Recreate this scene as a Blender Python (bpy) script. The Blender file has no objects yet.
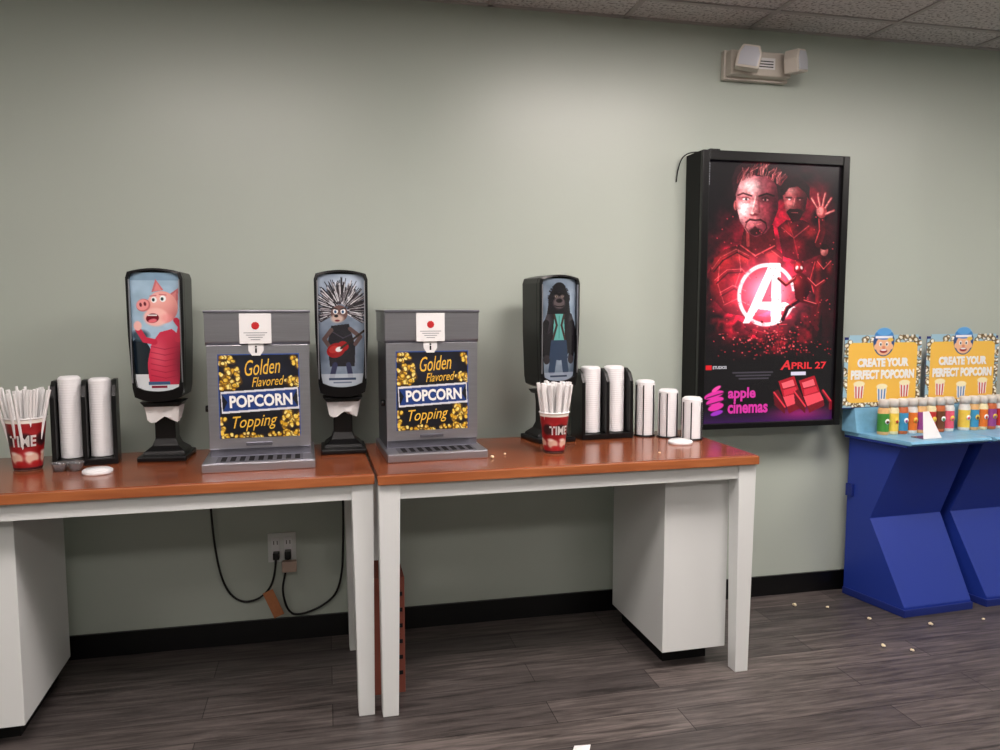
import bpy, bmesh, math, random
import numpy as np
from mathutils import Vector, Matrix
random.seed(4)
scn=bpy.context.scene
COL=scn.collection

# ------------------------------------------------------------------ materials
def srgb(c):
    return tuple(((v/255)/12.92 if v/255<=.04045 else ((v/255+.055)/1.055)**2.4) for v in c)+(1,)
def mat(name,c,rough=.5,metal=0,emit=0,spec=.5,bump=0,bscale=60,var=0,vscale=8,alpha=1,trans=0,coat=0,stretch=None):
    m=bpy.data.materials.new(name); m.use_nodes=True
    n=m.node_tree.nodes; l=m.node_tree.links; b=n['Principled BSDF']
    b.inputs['Base Color'].default_value=srgb(c)
    b.inputs['Roughness'].default_value=rough; b.inputs['Metallic'].default_value=metal
    b.inputs['Specular IOR Level'].default_value=spec
    b.inputs['Coat Weight'].default_value=coat
    if trans: b.inputs['Transmission Weight'].default_value=trans
    if alpha<1: b.inputs['Alpha'].default_value=alpha
    if emit:
        b.inputs['Emission Color'].default_value=srgb(c); b.inputs['Emission Strength'].default_value=emit
    tc=n.new('ShaderNodeTexCoord'); src=tc.outputs['Object']
    if stretch:
        mp=n.new('ShaderNodeMapping'); mp.inputs['Scale'].default_value=stretch; l.new(src,mp.inputs['Vector']); src=mp.outputs['Vector']
    if var:
        ns=n.new('ShaderNodeTexNoise'); ns.inputs['Scale'].default_value=vscale; ns.inputs['Detail'].default_value=4
        l.new(src,ns.inputs['Vector'])
        mx=n.new('ShaderNodeMix'); mx.data_type='RGBA'
        a=srgb(c); mx.inputs[6].default_value=tuple(v*(1-var) for v in a[:3])+(1,); mx.inputs[7].default_value=tuple(min(1,v*(1+var)) for v in a[:3])+(1,)
        l.new(ns.outputs['Fac'],mx.inputs[0]); l.new(mx.outputs[2],b.inputs['Base Color'])
    if bump:
        ns=n.new('ShaderNodeTexNoise'); ns.inputs['Scale'].default_value=bscale; ns.inputs['Detail'].default_value=3
        l.new(src,ns.inputs['Vector'])
        bp=n.new('ShaderNodeBump'); bp.inputs['Strength'].default_value=bump; bp.inputs['Distance'].default_value=.002
        l.new(ns.outputs['Fac'],bp.inputs['Height']); l.new(bp.outputs['Normal'],b.inputs['Normal'])
    return m
def attr_mat(name,emit=0,rough=.35,base=1.0,spec=.5,coat=0):
    m=bpy.data.materials.new(name); m.use_nodes=True
    n=m.node_tree.nodes; l=m.node_tree.links; b=n['Principled BSDF']
    a=n.new('ShaderNodeAttribute'); a.attribute_name='Col'
    b.inputs['Roughness'].default_value=rough; b.inputs['Specular IOR Level'].default_value=spec
    b.inputs['Coat Weight'].default_value=coat
    if emit:
        l.new(a.outputs['Color'],b.inputs['Emission Color']); b.inputs['Emission Strength'].default_value=emit
        b.inputs['Base Color'].default_value=(.01,.01,.01,1)
        m.cycles.emission_sampling='NONE'
    else: l.new(a.outputs['Color'],b.inputs['Base Color'])
    return m
def wood_mat(name,c1,c2,rough,coat=.2):
    m=bpy.data.materials.new(name); m.use_nodes=True
    n=m.node_tree.nodes; l=m.node_tree.links; b=n['Principled BSDF']
    tc=n.new('ShaderNodeTexCoord'); mp=n.new('ShaderNodeMapping'); mp.inputs['Scale'].default_value=(1.0,12,12)
    ns=n.new('ShaderNodeTexNoise'); ns.inputs['Scale'].default_value=3; ns.inputs['Detail'].default_value=6; ns.inputs['Distortion'].default_value=.5
    cr=n.new('ShaderNodeValToRGB'); cr.color_ramp.elements[0].position=.3; cr.color_ramp.elements[1].position=.72
    cr.color_ramp.elements[0].color=srgb(c1); cr.color_ramp.elements[1].color=srgb(c2)
    l.new(tc.outputs['Object'],mp.inputs['Vector']); l.new(mp.outputs['Vector'],ns.inputs['Vector']); l.new(ns.outputs['Fac'],cr.inputs['Fac']); l.new(cr.outputs['Color'],b.inputs['Base Color'])
    b.inputs['Roughness'].default_value=rough; b.inputs['Coat Weight'].default_value=coat; b.inputs['Coat Roughness'].default_value=.12
    return m
def floor_mat():
    m=bpy.data.materials.new('vinyl_plank'); m.use_nodes=True
    n=m.node_tree.nodes; l=m.node_tree.links; b=n['Principled BSDF']
    tc=n.new('ShaderNodeTexCoord')
    br=n.new('ShaderNodeTexBrick'); br.inputs['Scale'].default_value=1; br.inputs['Brick Width'].default_value=1.2; br.inputs['Row Height'].default_value=.15
    br.inputs['Mortar Size'].default_value=.0018; br.inputs['Mortar Smooth'].default_value=.2; br.offset=.37
    br.inputs['Color1'].default_value=srgb((108,101,98)); br.inputs['Color2'].default_value=srgb((80,75,74)); br.inputs['Mortar'].default_value=srgb((40,37,37))
    l.new(tc.outputs['Object'],br.inputs['Vector'])
    mp=n.new('ShaderNodeMapping'); mp.inputs['Scale'].default_value=(1.6,22,1)
    ns=n.new('ShaderNodeTexNoise'); ns.inputs['Scale'].default_value=2.2; ns.inputs['Detail'].default_value=8; ns.inputs['Roughness'].default_value=.65; ns.inputs['Distortion'].default_value=.6
    l.new(tc.outputs['Object'],mp.inputs['Vector']); l.new(mp.outputs['Vector'],ns.inputs['Vector'])
    cr=n.new('ShaderNodeValToRGB'); cr.color_ramp.elements[0].position=.36; cr.color_ramp.elements[1].position=.68
    cr.color_ramp.elements[0].color=(.34,.33,.33,1); cr.color_ramp.elements[1].color=(1.28,1.25,1.23,1)
    l.new(ns.outputs['Fac'],cr.inputs['Fac'])
    mx=n.new('ShaderNodeMix'); mx.data_type='RGBA'; mx.blend_type='MULTIPLY'; mx.inputs[0].default_value=1
    l.new(br.outputs['Color'],mx.inputs[6]); l.new(cr.outputs['Color'],mx.inputs[7]); l.new(mx.outputs[2],b.inputs['Base Color'])
    b.inputs['Roughness'].default_value=.42
    bp=n.new('ShaderNodeBump'); bp.inputs['Strength'].default_value=.15; bp.inputs['Distance'].default_value=.002
    l.new(ns.outputs['Fac'],bp.inputs['Height']); l.new(bp.outputs['Normal'],b.inputs['Normal'])
    return m
def ceil_mat():
    m=bpy.data.materials.new('acoustic_tile'); m.use_nodes=True
    n=m.node_tree.nodes; l=m.node_tree.links; b=n['Principled BSDF']
    tc=n.new('ShaderNodeTexCoord')
    ns=n.new('ShaderNodeTexNoise'); ns.inputs['Scale'].default_value=70; ns.inputs['Detail'].default_value=3
    l.new(tc.outputs['Object'],ns.inputs['Vector'])
    cr=n.new('ShaderNodeValToRGB'); cr.color_ramp.elements[0].position=.36; cr.color_ramp.elements[1].position=.5
    cr.color_ramp.elements[0].color=srgb((150,144,143)); cr.color_ramp.elements[1].color=srgb((210,205,204))
    l.new(ns.outputs['Fac'],cr.inputs['Fac']); l.new(cr.outputs['Color'],b.inputs['Base Color'])
    b.inputs['Roughness'].default_value=.95
    bp=n.new('ShaderNodeBump'); bp.inputs['Strength'].default_value=.5; bp.inputs['Distance'].default_value=.003
    l.new(ns.outputs['Fac'],bp.inputs['Height']); l.new(bp.outputs['Normal'],b.inputs['Normal'])
    return m

M_wall=mat('sage_wall_paint',(181,190,180),rough=.36,spec=.55,bump=.10,bscale=180,var=.03,vscale=2)
M_black=mat('black_plastic',(8,8,10),rough=.32,spec=.4)
M_blackm=mat('black_matte',(9,9,10),rough=.6,spec=.25)
M_white=mat('white_paint',(226,229,228),rough=.4)
M_lid=mat('white_plastic_lid',(236,236,238),rough=.35)
M_steel=mat('brushed_steel',(176,176,184),rough=.30,metal=.85,bump=.25,bscale=12,var=.12,vscale=5,stretch=(1,1,26))
M_steel2=mat('brushed_steel_dark',(126,126,136),rough=.32,metal=.8,bump=.2,bscale=12,stretch=(1,1,26))
M_paper=mat('white_paper',(238,237,237),rough=.8)
M_navy=mat('kiosk_blue',(30,54,146),rough=.4)
M_navy2=mat('kiosk_blue_side',(22,40,116),rough=.5)
M_lblue=mat('kiosk_light_blue',(124,180,212),rough=.4,var=.25,vscale=30)
M_card=mat('cardboard',(124,64,50),rough=.85,var=.15)
M_top=wood_mat('cherry_wood_top',(104,48,24),(156,84,46),.26,coat=.35)
M_edge=wood_mat('cherry_wood_edge',(146,78,40),(182,108,62),.38)
M_beige=mat('beige_plastic',(206,198,188),rough=.45)
M_clear=mat('clear_plastic',(230,235,240),rough=.08,trans=.9,spec=.5)
M_gold=mat('gold_ink',(238,190,66),rough=.5)
M_red=mat('red_ink',(190,26,30),rough=.5)
M_txtw=mat('white_ink',(246,246,244),rough=.5)
M_pop=mat('popcorn_white',(240,226,190),rough=.8)

# ------------------------------------------------------------------ mesh helpers
def link(o,parent=None):
    COL.objects.link(o)
    if parent is not None: o.parent=parent
    return o
def empty(name,loc=(0,0,0),rz=0):
    e=bpy.data.objects.new(name,None); e.empty_display_size=.05; e.location=loc; e.rotation_euler=(0,0,rz); COL.objects.link(e); return e
def mesh_obj(name,verts,faces,m,parent=None,smooth=False,bevel=0,seg=2):
    me=bpy.data.meshes.new(name); me.from_pydata([tuple(v) for v in verts],[],faces)
    bm=bmesh.new(); bm.from_mesh(me)
    bmesh.ops.recalc_face_normals(bm,faces=bm.faces)
    if bevel: bmesh.ops.bevel(bm,geom=bm.edges[:],offset=bevel,segments=seg,affect='EDGES',profile=.6)
    bm.to_mesh(me); bm.free()
    if m: me.materials.append(m)
    if smooth:
        for p in me.polygons: p.use_smooth=True
    o=bpy.data.objects.new(name,me); return link(o,parent)
def box(name,x0,x1,y0,y1,z0,z1,m,parent=None,bevel=0):
    v=[(x,y,z) for x in (x0,x1) for y in (y0,y1) for z in (z0,z1)]
    f=[(0,1,3,2),(4,6,7,5),(0,4,5,1),(2,3,7,6),(0,2,6,4),(1,5,7,3)]
    return mesh_obj(name,v,f,m,parent,bevel=bevel)
def prism(name,pts,a0,a1,m,parent=None,axis='y',bevel=0,smooth=False):
    n=len(pts); V=[]
    for a in (a0,a1):
        for p in pts:
            V.append((p[0],a,p[1]) if axis=='y' else ((a,p[0],p[1]) if axis=='x' else (p[0],p[1],a)))
    F=[tuple(range(n)),tuple(range(2*n-1,n-1,-1))]+[(i,(i+1)%n,n+(i+1)%n,n+i) for i in range(n)]
    return mesh_obj(name,V,F,m,parent,bevel=bevel,smooth=smooth)
def lathe(name,prof,cx,cy,m,parent=None,seg=28,cap=True,smooth=True,sx=1,sy=1):
    V=[];F=[]
    for (r,z) in prof:
        for i in range(seg):
            a=2*math.pi*i/seg; V.append((cx+r*math.cos(a)*sx,cy+r*math.sin(a)*sy,z))
    for k in range(len(prof)-1):
        for i in range(seg):
            j=(i+1)%seg; F.append((k*seg+i,k*seg+j,(k+1)*seg+j,(k+1)*seg+i))
    if cap: F.append(tuple(range(seg-1,-1,-1))); F.append(tuple((len(prof)-1)*seg+i for i in range(seg)))
    return mesh_obj(name,V,F,m,parent,smooth=smooth)
def tube(name,pts,r,m,parent=None,res=6):
    cu=bpy.data.curves.new(name,'CURVE'); cu.dimensions='3D'; cu.bevel_depth=r; cu.bevel_resolution=2; cu.use_fill_caps=True
    s=cu.splines.new('NURBS' if len(pts)>2 else 'POLY'); s.points.add(len(pts)-1)
    for p,q in zip(s.points,pts): p.co=(*q,1)
    if len(pts)>2: s.order_u=3; s.use_endpoint_u=True; s.resolution_u=res
    t=bpy.data.objects.new('tmp',cu); COL.objects.link(t)
    dg=bpy.context.evaluated_depsgraph_get(); me=bpy.data.meshes.new_from_object(t.evaluated_get(dg)); bpy.data.objects.remove(t)
    me.materials.clear(); me.materials.append(m); me.name=name
    for p in me.polygons: p.use_smooth=True
    return link(bpy.data.objects.new(name,me),parent)
def text(name,body,x0,x1,z0,z1,y,m,parent,shear=0,rot=0,bold=.02,wrap=None):
    cu=bpy.data.curves.new(name,'FONT'); cu.body=body; cu.size=1; cu.shear=shear; cu.offset=bold; cu.extrude=0.01; cu.resolution_u=3
    t=bpy.data.objects.new('tmp',cu); COL.objects.link(t)
    dg=bpy.context.evaluated_depsgraph_get(); me=bpy.data.meshes.new_from_object(t.evaluated_get(dg)); bpy.data.objects.remove(t)
    xs=[v.co.x for v in me.vertices]; ys=[v.co.y for v in me.vertices]
    ax,bx,ay,by=min(xs),max(xs),min(ys),max(ys); cx=(x0+x1)/2; cz=(z0+z1)/2; c,s=math.cos(rot),math.sin(rot)
    for v in me.vertices:
        X=(v.co.x-ax)/(bx-ax)*(x1-x0)-(x1-x0)/2; Z=(v.co.y-ay)/(by-ay)*(z1-z0)-(z1-z0)/2; dep=v.co.z
        px,pz=cx+X*c-Z*s, cz+X*s+Z*c; py=y-dep*.05
        if wrap: v.co=wrap(px,pz)
        else: v.co=(px,py,pz)
    me.materials.clear(); me.materials.append(m); me.name=name
    return link(bpy.data.objects.new(name,me),parent)

# ------------------------------------------------------------------ numpy "print" canvas -> colour attribute
def vnoise(x,y,s,seed):
    r=np.random.RandomState(seed); g=r.rand(64,64)
    X=x/s; Y=y/s; xi=np.floor(X).astype(int); yi=np.floor(Y).astype(int); fx=X-xi; fy=Y-yi
    fx=fx*fx*(3-2*fx); fy=fy*fy*(3-2*fy)
    G=lambda a,b:g[a%64,b%64]
    return (G(xi,yi)*(1-fx)+G(xi+1,yi)*fx)*(1-fy)+(G(xi,yi+1)*(1-fx)+G(xi+1,yi+1)*fx)*fy
def fbm(x,y,s,seed): return (vnoise(x,y,s,seed)*.5+vnoise(x,y,s/2,seed+1)*.3+vnoise(x,y,s/4,seed+2)*.2)
class Cv:
    def __init__(s,w,h,res=2,bg=(0,0,0)):
        s.w,s.h=w,h; s.nx=int(w*res)+1; s.ny=int(h*res)+1
        s.x,s.y=np.meshgrid(np.linspace(0,w,s.nx),np.linspace(0,h,s.ny)); s.c=np.zeros((s.ny,s.nx,3)); s.c[:]=bg; s.px=1/res; s.mask=None
    def mix(s,a,col):
        a=np.clip(a,0,1)[...,None]; s.c=s.c*(1-a)+np.array(col,float)*a
    def ell(s,cx,cy,rx,ry,col,ang=0,al=1,soft=None):
        t=math.radians(ang); dx=s.x-cx; dy=s.y-cy; X=dx*math.cos(t)+dy*math.sin(t); Y=-dx*math.sin(t)+dy*math.cos(t)
        d=np.sqrt((X/rx)**2+(Y/ry)**2); k=min(rx,ry)
        so=soft if soft else s.px
        s.mix(np.clip((1-d)*k/so+.5,0,1)*al,col)
    def glow(s,cx,cy,rx,ry,col,al=1,add=True,ang=0,tex=None):
        t=math.radians(ang); dx=s.x-cx; dy=s.y-cy; X=dx*math.cos(t)+dy*math.sin(t); Y=-dx*math.sin(t)+dy*math.cos(t)
        g=np.exp(-((X/rx)**2+(Y/ry)**2))*al
        if tex is not None: g=g*tex
        if add: s.c=np.clip(s.c+g[...,None]*np.array(col,float),0,255)
        else: s.mix(g,col)
    def pin(s,pts):
        ins=np.zeros(s.x.shape,bool); n=len(pts)
        for i in range(n):
            x1,y1=pts[i]; x2,y2=pts[(i+1)%n]
            if y1==y2: continue
            c=((s.y>=min(y1,y2))&(s.y<max(y1,y2))); xi=x1+(s.y-y1)*(x2-x1)/(y2-y1); ins^=(c&(s.x<xi))
        return ins
    def poly(s,pts,col,al=1): s.mix(s.pin(pts)*al,col)
    def line(s,x1,y1,x2,y2,w,col,al=1):
        dx,dy=x2-x1,y2-y1; L=dx*dx+dy*dy+1e-9; t=np.clip(((s.x-x1)*dx+(s.y-y1)*dy)/L,0,1)
        d=np.hypot(s.x-x1-t*dx,s.y-y1-t*dy); s.mix(np.clip((w/2-d)/s.px+.5,0,1)*al,col)
    def path(s,pts,w,col,al=1):
        for a,b in zip(pts[:-1],pts[1:]): s.line(*a,*b,w,col,al)
    def rect(s,a,b,c,d,col,al=1): s.mix(((s.x>=a)&(s.x<=c)&(s.y>=b)&(s.y<=d))*al,col)
    def shade(s,hm,cx,cy,rx,ry,col,al,ang=0):
        t=math.radians(ang); dx=s.x-cx; dy=s.y-cy; X=dx*math.cos(t)+dy*math.sin(t); Y=-dx*math.sin(t)+dy*math.cos(t)
        s.mix(np.exp(-((X/rx)**2+(Y/ry)**2))*al*hm,col)
    def popcorn(s,a,b,c,d,n,seed,r=3,cols=((240,205,80),(216,166,36),(250,232,140))):
        R=random.Random(seed)
        for _ in range(n):
            x=R.uniform(a,c); y=R.uniform(b,d)
            s.ell(x,y,r*1.15,r*1.05,(96,62,10),al=.7)
            for k in range(3):
                s.ell(x+R.uniform(-r,r)*.45,y+R.uniform(-r,r)*.45,r*R.uniform(.4,.65),r*R.uniform(.35,.6),R.choice(cols))
    def panel(s,name,x0,x1,z0,z1,y,m,parent,fn=None):
        X=x0+s.x/s.w*(x1-x0); Z=z1-s.y/s.h*(z1-z0)
        if fn: V=fn(X,Z)
        else: V=np.stack([X,np.full_like(X,y),Z],-1)
        me=bpy.data.meshes.new(name); nx,ny=s.nx,s.ny
        idx=np.arange(nx*ny).reshape(ny,nx)
        q=np.stack([idx[:-1,:-1],idx[1:,:-1],idx[1:,1:],idx[:-1,1:]],-1).reshape(-1,4)
        if s.mask is not None:
            k=s.mask[:-1,:-1].reshape(-1); q=q[k]
        me.from_pydata(V.reshape(-1,3).tolist(),[],q.tolist())
        at=me.color_attributes.new('Col','BYTE_COLOR','POINT')
        c=np.ones((nx*ny,4),np.float32); c[:,:3]=np.clip(s.c.reshape(-1,3)/255,0,1)
        at.data.foreach_set('color_srgb',c.ravel())
        me.materials.append(m); me.update()
        return link(bpy.data.objects.new(name,me),parent)
M_print=attr_mat('printed_card',rough=.4)
M_film=attr_mat('glossy_print',rough=.22,coat=.6)
M_backlit=attr_mat('backlit_print',emit=1.35,rough=.25)

# ------------------------------------------------------------------ room
XL,XR,YF,HC=-3.2,5.2,-7.0,2.7
box('floor',XL,XR,YF,0,-.05,0,floor_mat())
box('ceiling',XL,XR,YF,0,HC,HC+.05,ceil_mat())
box('wall_back',XL-.1,XR+.1,0,.1,-.05,HC+.05,M_wall)
box('wall_left',XL-.1,XL,YF,0,-.05,HC+.05,M_wall)
box('wall_right',XR,XR+.1,YF,0,-.05,HC+.05,M_wall)
box('wall_front',XL-.1,XR+.1,YF-.1,YF,-.05,HC+.05,M_wall)
box('baseboard_back',XL,XR,-.012,0,0,.098,M_black)
box('baseboard_left',XL,XL+.012,YF,-.012,0,.098,M_black)
box('baseboard_right',XR-.012,XR,YF,-.012,0,.098,M_black)
g=empty('ceiling_grid_trim')
M_grid=mat('grid_white',(176,170,169),rough=.5)
x=XL+.25
k=0
while x<XR: box('tee_x_%d'%k,x-.011,x+.011,YF,0,HC-.006,HC,M_grid,g); x+=.61; k+=1
y=-.22;k=0
while y>YF: box('tee_y_%d'%k,XL,XR,y-.011,y+.011,HC-.0065,HC,M_grid,g); y-=.61; k+=1
box('wall_angle',XL,XR,-.02,0,HC-.006,HC,M_grid,g)
def troffer(x,y,st,w=1.16,d=.55):
    t=empty('ceiling_light_troffer',(x,y,HC))
    for nm,a in (('frame_l',(-w/2-.02,-w/2,-d/2,d/2)),('frame_r',(w/2,w/2+.02,-d/2,d/2)),('frame_f',(-w/2-.02,w/2+.02,-d/2-.02,-d/2)),('frame_b',(-w/2-.02,w/2+.02,d/2,d/2+.02))):
        box(nm,*a,-.02,-.001,M_white,t)
    lm=mat('diffuser_glow',(255,243,238),emit=st)
    box('diffuser',-w/2,w/2,-d/2,d/2,-.016,-.008,lm,t)
for (x,y,s) in ((-.5,-1.9,21),(1.6,-1.5,29),(3.8,-1.9,22),(-2.3,-3.4,14),(-.2,-4.6,18),(2.4,-4.6,19)): troffer(x,y,s)

# ------------------------------------------------------------------ tables
def leg(name,cx,cy,z1,parent,wt=.074,wb=.055,dx=0,dy=0):
    V=[]
    for (w,z,ox,oy) in ((wb,0,dx,dy),(wt,z1,0,0)):
        for sx,sy in((-1,-1),(1,-1),(1,1),(-1,1)): V.append((cx+ox+sx*w/2,cy+oy+sy*w/2,z))
    return mesh_obj(name,V,[(0,1,2,3),(4,5,6,7),(0,1,5,4),(1,2,6,5),(2,3,7,6),(3,0,4,7)],M_white,parent,bevel=.003)
def table(x0,L,yb,H,rz,side):
    t=empty('condiment_table',(x0,yb,0),rz)
    W=.62
    box('wood_top',0,L,-W,0,H-.03,H,M_top,t,bevel=.004)
    box('wood_edge_front',0,L,-W-.012,-W,H-.034,H-.002,M_edge,t,bevel=.003)
    za=H-.034
    for nm,cx,dx in(('leg_1',.04,-.004),('leg_2',L-.04,.004)):
        leg(nm+'_front',cx,-W+.04,za,t,dx=dx); leg(nm+'_rear',cx,-.05,za,t,dx=dx)
    box('apron_front',.076,L-.076,-W+.012,-W+.034,za-.055,za,M_white,t)
    box('apron_rear',.076,L-.076,-.045,-.025,za-.055,za,M_white,t)
    box('apron_left',.02,.045,-W+.078,-.088,za-.055,za,M_white,t)
    box('apron_right',L-.045,L-.02,-W+.078,-.088,za-.055,za,M_white,t)
    a,b=(L-.338,L-.066) if side=='r' else (.08,.372)
    box('pedestal_body',a,b,-W+.09,-.02,.075,za-.001,M_white,t,bevel=.002)
    box('pedestal_kick',a+.04,b-.04,-W+.17,-.04,0,.075,M_blackm,t)
    return t
H1=H2=.862
table(-1.36,1.497,-.14,H1,math.radians(1.6),'l')
table(.15,1.44,-.125,H2,math.radians(1.2),'r')

# ------------------------------------------------------------------ napkin dispenser
def disp_outline(w,h,grow=0,n=8):
    P=[]
    wt=w/2+grow; wb=w/2*.9+grow
    for i in range(n+1):
        t=i/n; x=-wt*.93+2*wt*.93*t; P.append((x,h+grow-.014*(2*t-1)**2))
    P.append((wt,h+grow-.035)); P.append((wt*.985,h*.5)); P.append((wb,.05))
    P.append((wb*.93,.018-grow))
    for i in range(1,n):
        t=i/n; P.append((wb*.85-2*wb*.85*t,.0-grow+.012*(2*t-1)**2))
    P.append((-wb*.93,.018-grow)); P.append((-wb,.05)); P.append((-wt*.985,h*.5)); P.append((-wt,h+grow-.035))
    return P
def dispenser(loc,rz,cv,zb,w=.20,h=.475,d=.14):
    e=empty('napkin_dispenser',loc,rz)
    O=disp_outline(w,h)
    O=[(p[0],p[1]+zb) for p in O]
    prism('housing',O,-d/2,d/2,M_black,e,'y',bevel=.005)
    I=[(p[0]*.88,zb+.038+(p[1]-zb)*.905) for p in O]
    n=len(O); V=[];F=[]
    for (P,y) in ((O,-d/2),(O,-d/2-.022),(I,-d/2-.026),(I,-d/2-.006)):
        V+=[(p[0],y,p[1]) for p in P]
    for k in range(3):
        for i in range(n): F.append((k*n+i,k*n+(i+1)%n,(k+1)*n+(i+1)%n,(k+1)*n+i))
    mesh_obj('bezel',V,F,M_black,e)
    cv.panel('poster_insert',-w*.445,w*.445,zb+.031,zb+h-.016,0,M_film,e,
        fn=lambda X,Z:np.stack([X,-d/2-.008-.010*np.clip(1-(X/(w*.445))**2,0,1),Z],-1))
    for sx in(-1,1): box('trim_strip_%d'%(sx+1),sx*w*.438-.002,sx*w*.438+.002,-d/2-.0275,-d/2-.020,zb+.07,zb+h-.04,M_steel,e)
    prism('napkin_mouth',[(-.075,zb-.004),(.075,zb-.004),(.06,zb-.022),(-.06,zb-.022)],-d/2+.01,d/2-.02,M_black,e,'y',bevel=.004)
    for lay in range(3):
        V=[];nn=8
        for j in range(4):
            for i in range(nn):
                x=-.062+.124*i/(nn-1); z=zb-.02-j*.017-(.012*math.sin(i*1.1+lay)*(j/3)); y=-d/2+.02+lay*.018+.006*math.sin(i*1.7+lay+j)
                V.append((x*(1-.05*j)+.004*lay,y,z))
        F=[(j*nn+i,j*nn+i+1,(j+1)*nn+i+1,(j+1)*nn+i) for j in range(3) for i in range(nn-1)]
        mesh_obj('napkin_%d'%lay,V,F,M_paper,e,smooth=True)
    V=[]
    prof=[(.040,.040,zb-.01),(.036,.034,zb-.06),(.036,.034,.075),(.046,.042,.05),(.070,.062,.03),(.074,.066,.018)]
    for a,b,z in prof:
        for sx,sy in((-1,-1),(1,-1),(1,1),(-1,1)): V.append((sx*a,.02+sy*b,z))
    F=[(0,1,2,3),tuple(len(prof)*4-4+i for i in range(4))]
    for k in range(len(prof)-1):
        for i in range(4): F.append((k*4+i,k*4+(i+1)%4,(k+1)*4+(i+1)%4,(k+1)*4+i))
    mesh_obj('stand_neck',V,F,M_black,e,bevel=.003)
    box('foot_plate',-.086,.086,-.085,.10,0,.02,M_black,e,bevel=.006)
    return e
PK=(240,166,158); PKL=(250,194,186); PKD=(206,116,118)
def art_pig():
    c=Cv(46,112,2.6,(168,198,220)); n=fbm(c.x,c.y,14,3); c.c+=((n-.5)*46)[...,None]
    c.rect(0,0,46,7,(104,134,160),.5); c.poly([(0,112),(0,64),(9,56),(17,70),(20,112)],(20,32,44)); c.ell(8,58,8,5,(60,80,96),soft=3); c.rect(0,94,46,112,(222,228,233))
    b=[(15,104),(14,84),(18,66),(26,55),(37,52),(46,60),(46,104)]; c.poly(b,(206,44,76)); hm=c.pin(b)
    c.shade(hm,24,76,8,16,(240,96,120),.8); c.shade(hm,45,84,8,22,(120,14,44),.9)
    for k in range(6): c.path([(17,68+k*5.4),(30,71+k*5.4),(45,68+k*5.4)],.7,(150,20,54),.6)
    c.path([(21,64),(12,62),(6,52)],5.4,(206,44,76)); c.ell(6,49,3.8,4.4,PKL); c.path([(42,62),(45,50),(41,44)],5,(196,40,70)); 
    c.poly([(33,22),(44,14),(43,30)],PKD); c.poly([(35,23),(42,17),(41,28)],(230,140,140))
    c.poly([(20,18),(24,6),(31,16)],PKD); c.poly([(22,17),(25,9),(29,16)],(230,140,140))
    c.ell(29,32,14,15,PK); hm=np.hypot((c.x-29)/14,(c.y-32)/15)<1; c.shade(hm,40,42,8,10,PKD,.8); c.shade(hm,24,24,8,6,PKL,.9)
    c.ell(23,41,11,8.5,PKL,soft=2); c.ell(33,42,5,4,(244,150,150),al=.6,soft=3)
    c.ell(12,30,6.6,5.8,PKD,-20); c.ell(11.4,29.6,5.8,5,(244,158,156),-20); c.ell(9.6,29.6,1.2,1.9,(110,34,48),-10); c.ell(13.6,28.8,1.2,1.9,(110,34,48),-10)
    c.ell(22,25,2.6,2.8,(255,255,255)); c.ell(30,24,2.8,3,(255,255,255)); c.ell(21.4,25,1.3,1.6,(34,60,60)); c.ell(29.4,24.2,1.3,1.6,(34,60,60)); c.path([(18.6,21.6),(24,21)],1,PKD); c.path([(27,20),(33,20.6)],1,PKD)
    c.ell(20,42,6,4.4,(120,14,34),-10); c.ell(20,44.4,4,1.8,(234,110,122),-10); c.rect(15.5,38.6,24,40,(250,250,250),.9)
    c.rect(14,101,34,104,(60,90,130)); c.rect(17,105,31,107,(140,30,60)); return c
def art_porcupine():
    c=Cv(46,112,2.6,(122,136,154)); n=fbm(c.x,c.y,16,8); c.c+=((n-.5)*80)[...,None]; c.glow(23,8,30,10,(60,60,60))
    R=random.Random(2)
    for i in range(620):
        a=R.uniform(-3.6,.5); r0=R.uniform(5,17); L=r0+R.uniform(5,12); col=R.choice([(226,226,232),(34,30,36),(70,62,68),(160,156,160),(48,42,48),(30,28,32)])
        c.line(23+math.cos(a)*r0,35+math.sin(a)*r0*1.15,23+math.cos(a)*L,35+math.sin(a)*L*1.15,.7,col)
    c.ell(21,38,8,8,(104,78,74)); c.ell(19,43,6,4,(200,176,164),soft=2); c.ell(17.4,36,2.4,2.6,(246,246,246)); c.ell(24.6,36,2.4,2.6,(246,246,246)); c.ell(17.2,36.4,1.2,1.5,(40,80,120)); c.ell(24.4,36.4,1.2,1.5,(40,80,120))
    c.line(14.6,33,19,34,1.1,(34,24,26)); c.line(22.6,34,27.6,32.6,1.1,(34,24,26)); c.ell(18,40.5,2,1.4,(30,25,30)); c.ell(19,45,2.4,1,(120,40,50))
    c.poly([(13,50),(30,48),(36,70),(35,90),(11,90),(9,68)],(34,31,40)); c.path([(14,56),(24,62),(33,58)],1,(90,86,96),.6); c.path([(13,54),(6,63),(12,72)],4,(92,72,70)); c.path([(31,53),(41,61),(36,68)],4,(92,72,70))
    c.ell(17,74,9,7,(150,26,30),-20); c.ell(24,70,5.4,5,(150,26,30)); c.ell(15,73,5,3.4,(200,60,54),-20,al=.7); c.ell(20,73,3.4,2.4,(232,232,232),-20); c.line(22,72,45,55,2,(54,34,26)); c.path([(16,88),(13,100)],5,(50,52,80)); c.path([(29,88),(31,100)],5,(50,52,80))
    c.rect(0,97,46,112,(190,198,208),.8); c.rect(10,101,36,103.4,(60,74,98)); c.rect(14,105,32,106.4,(110,120,140)); return c
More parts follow.
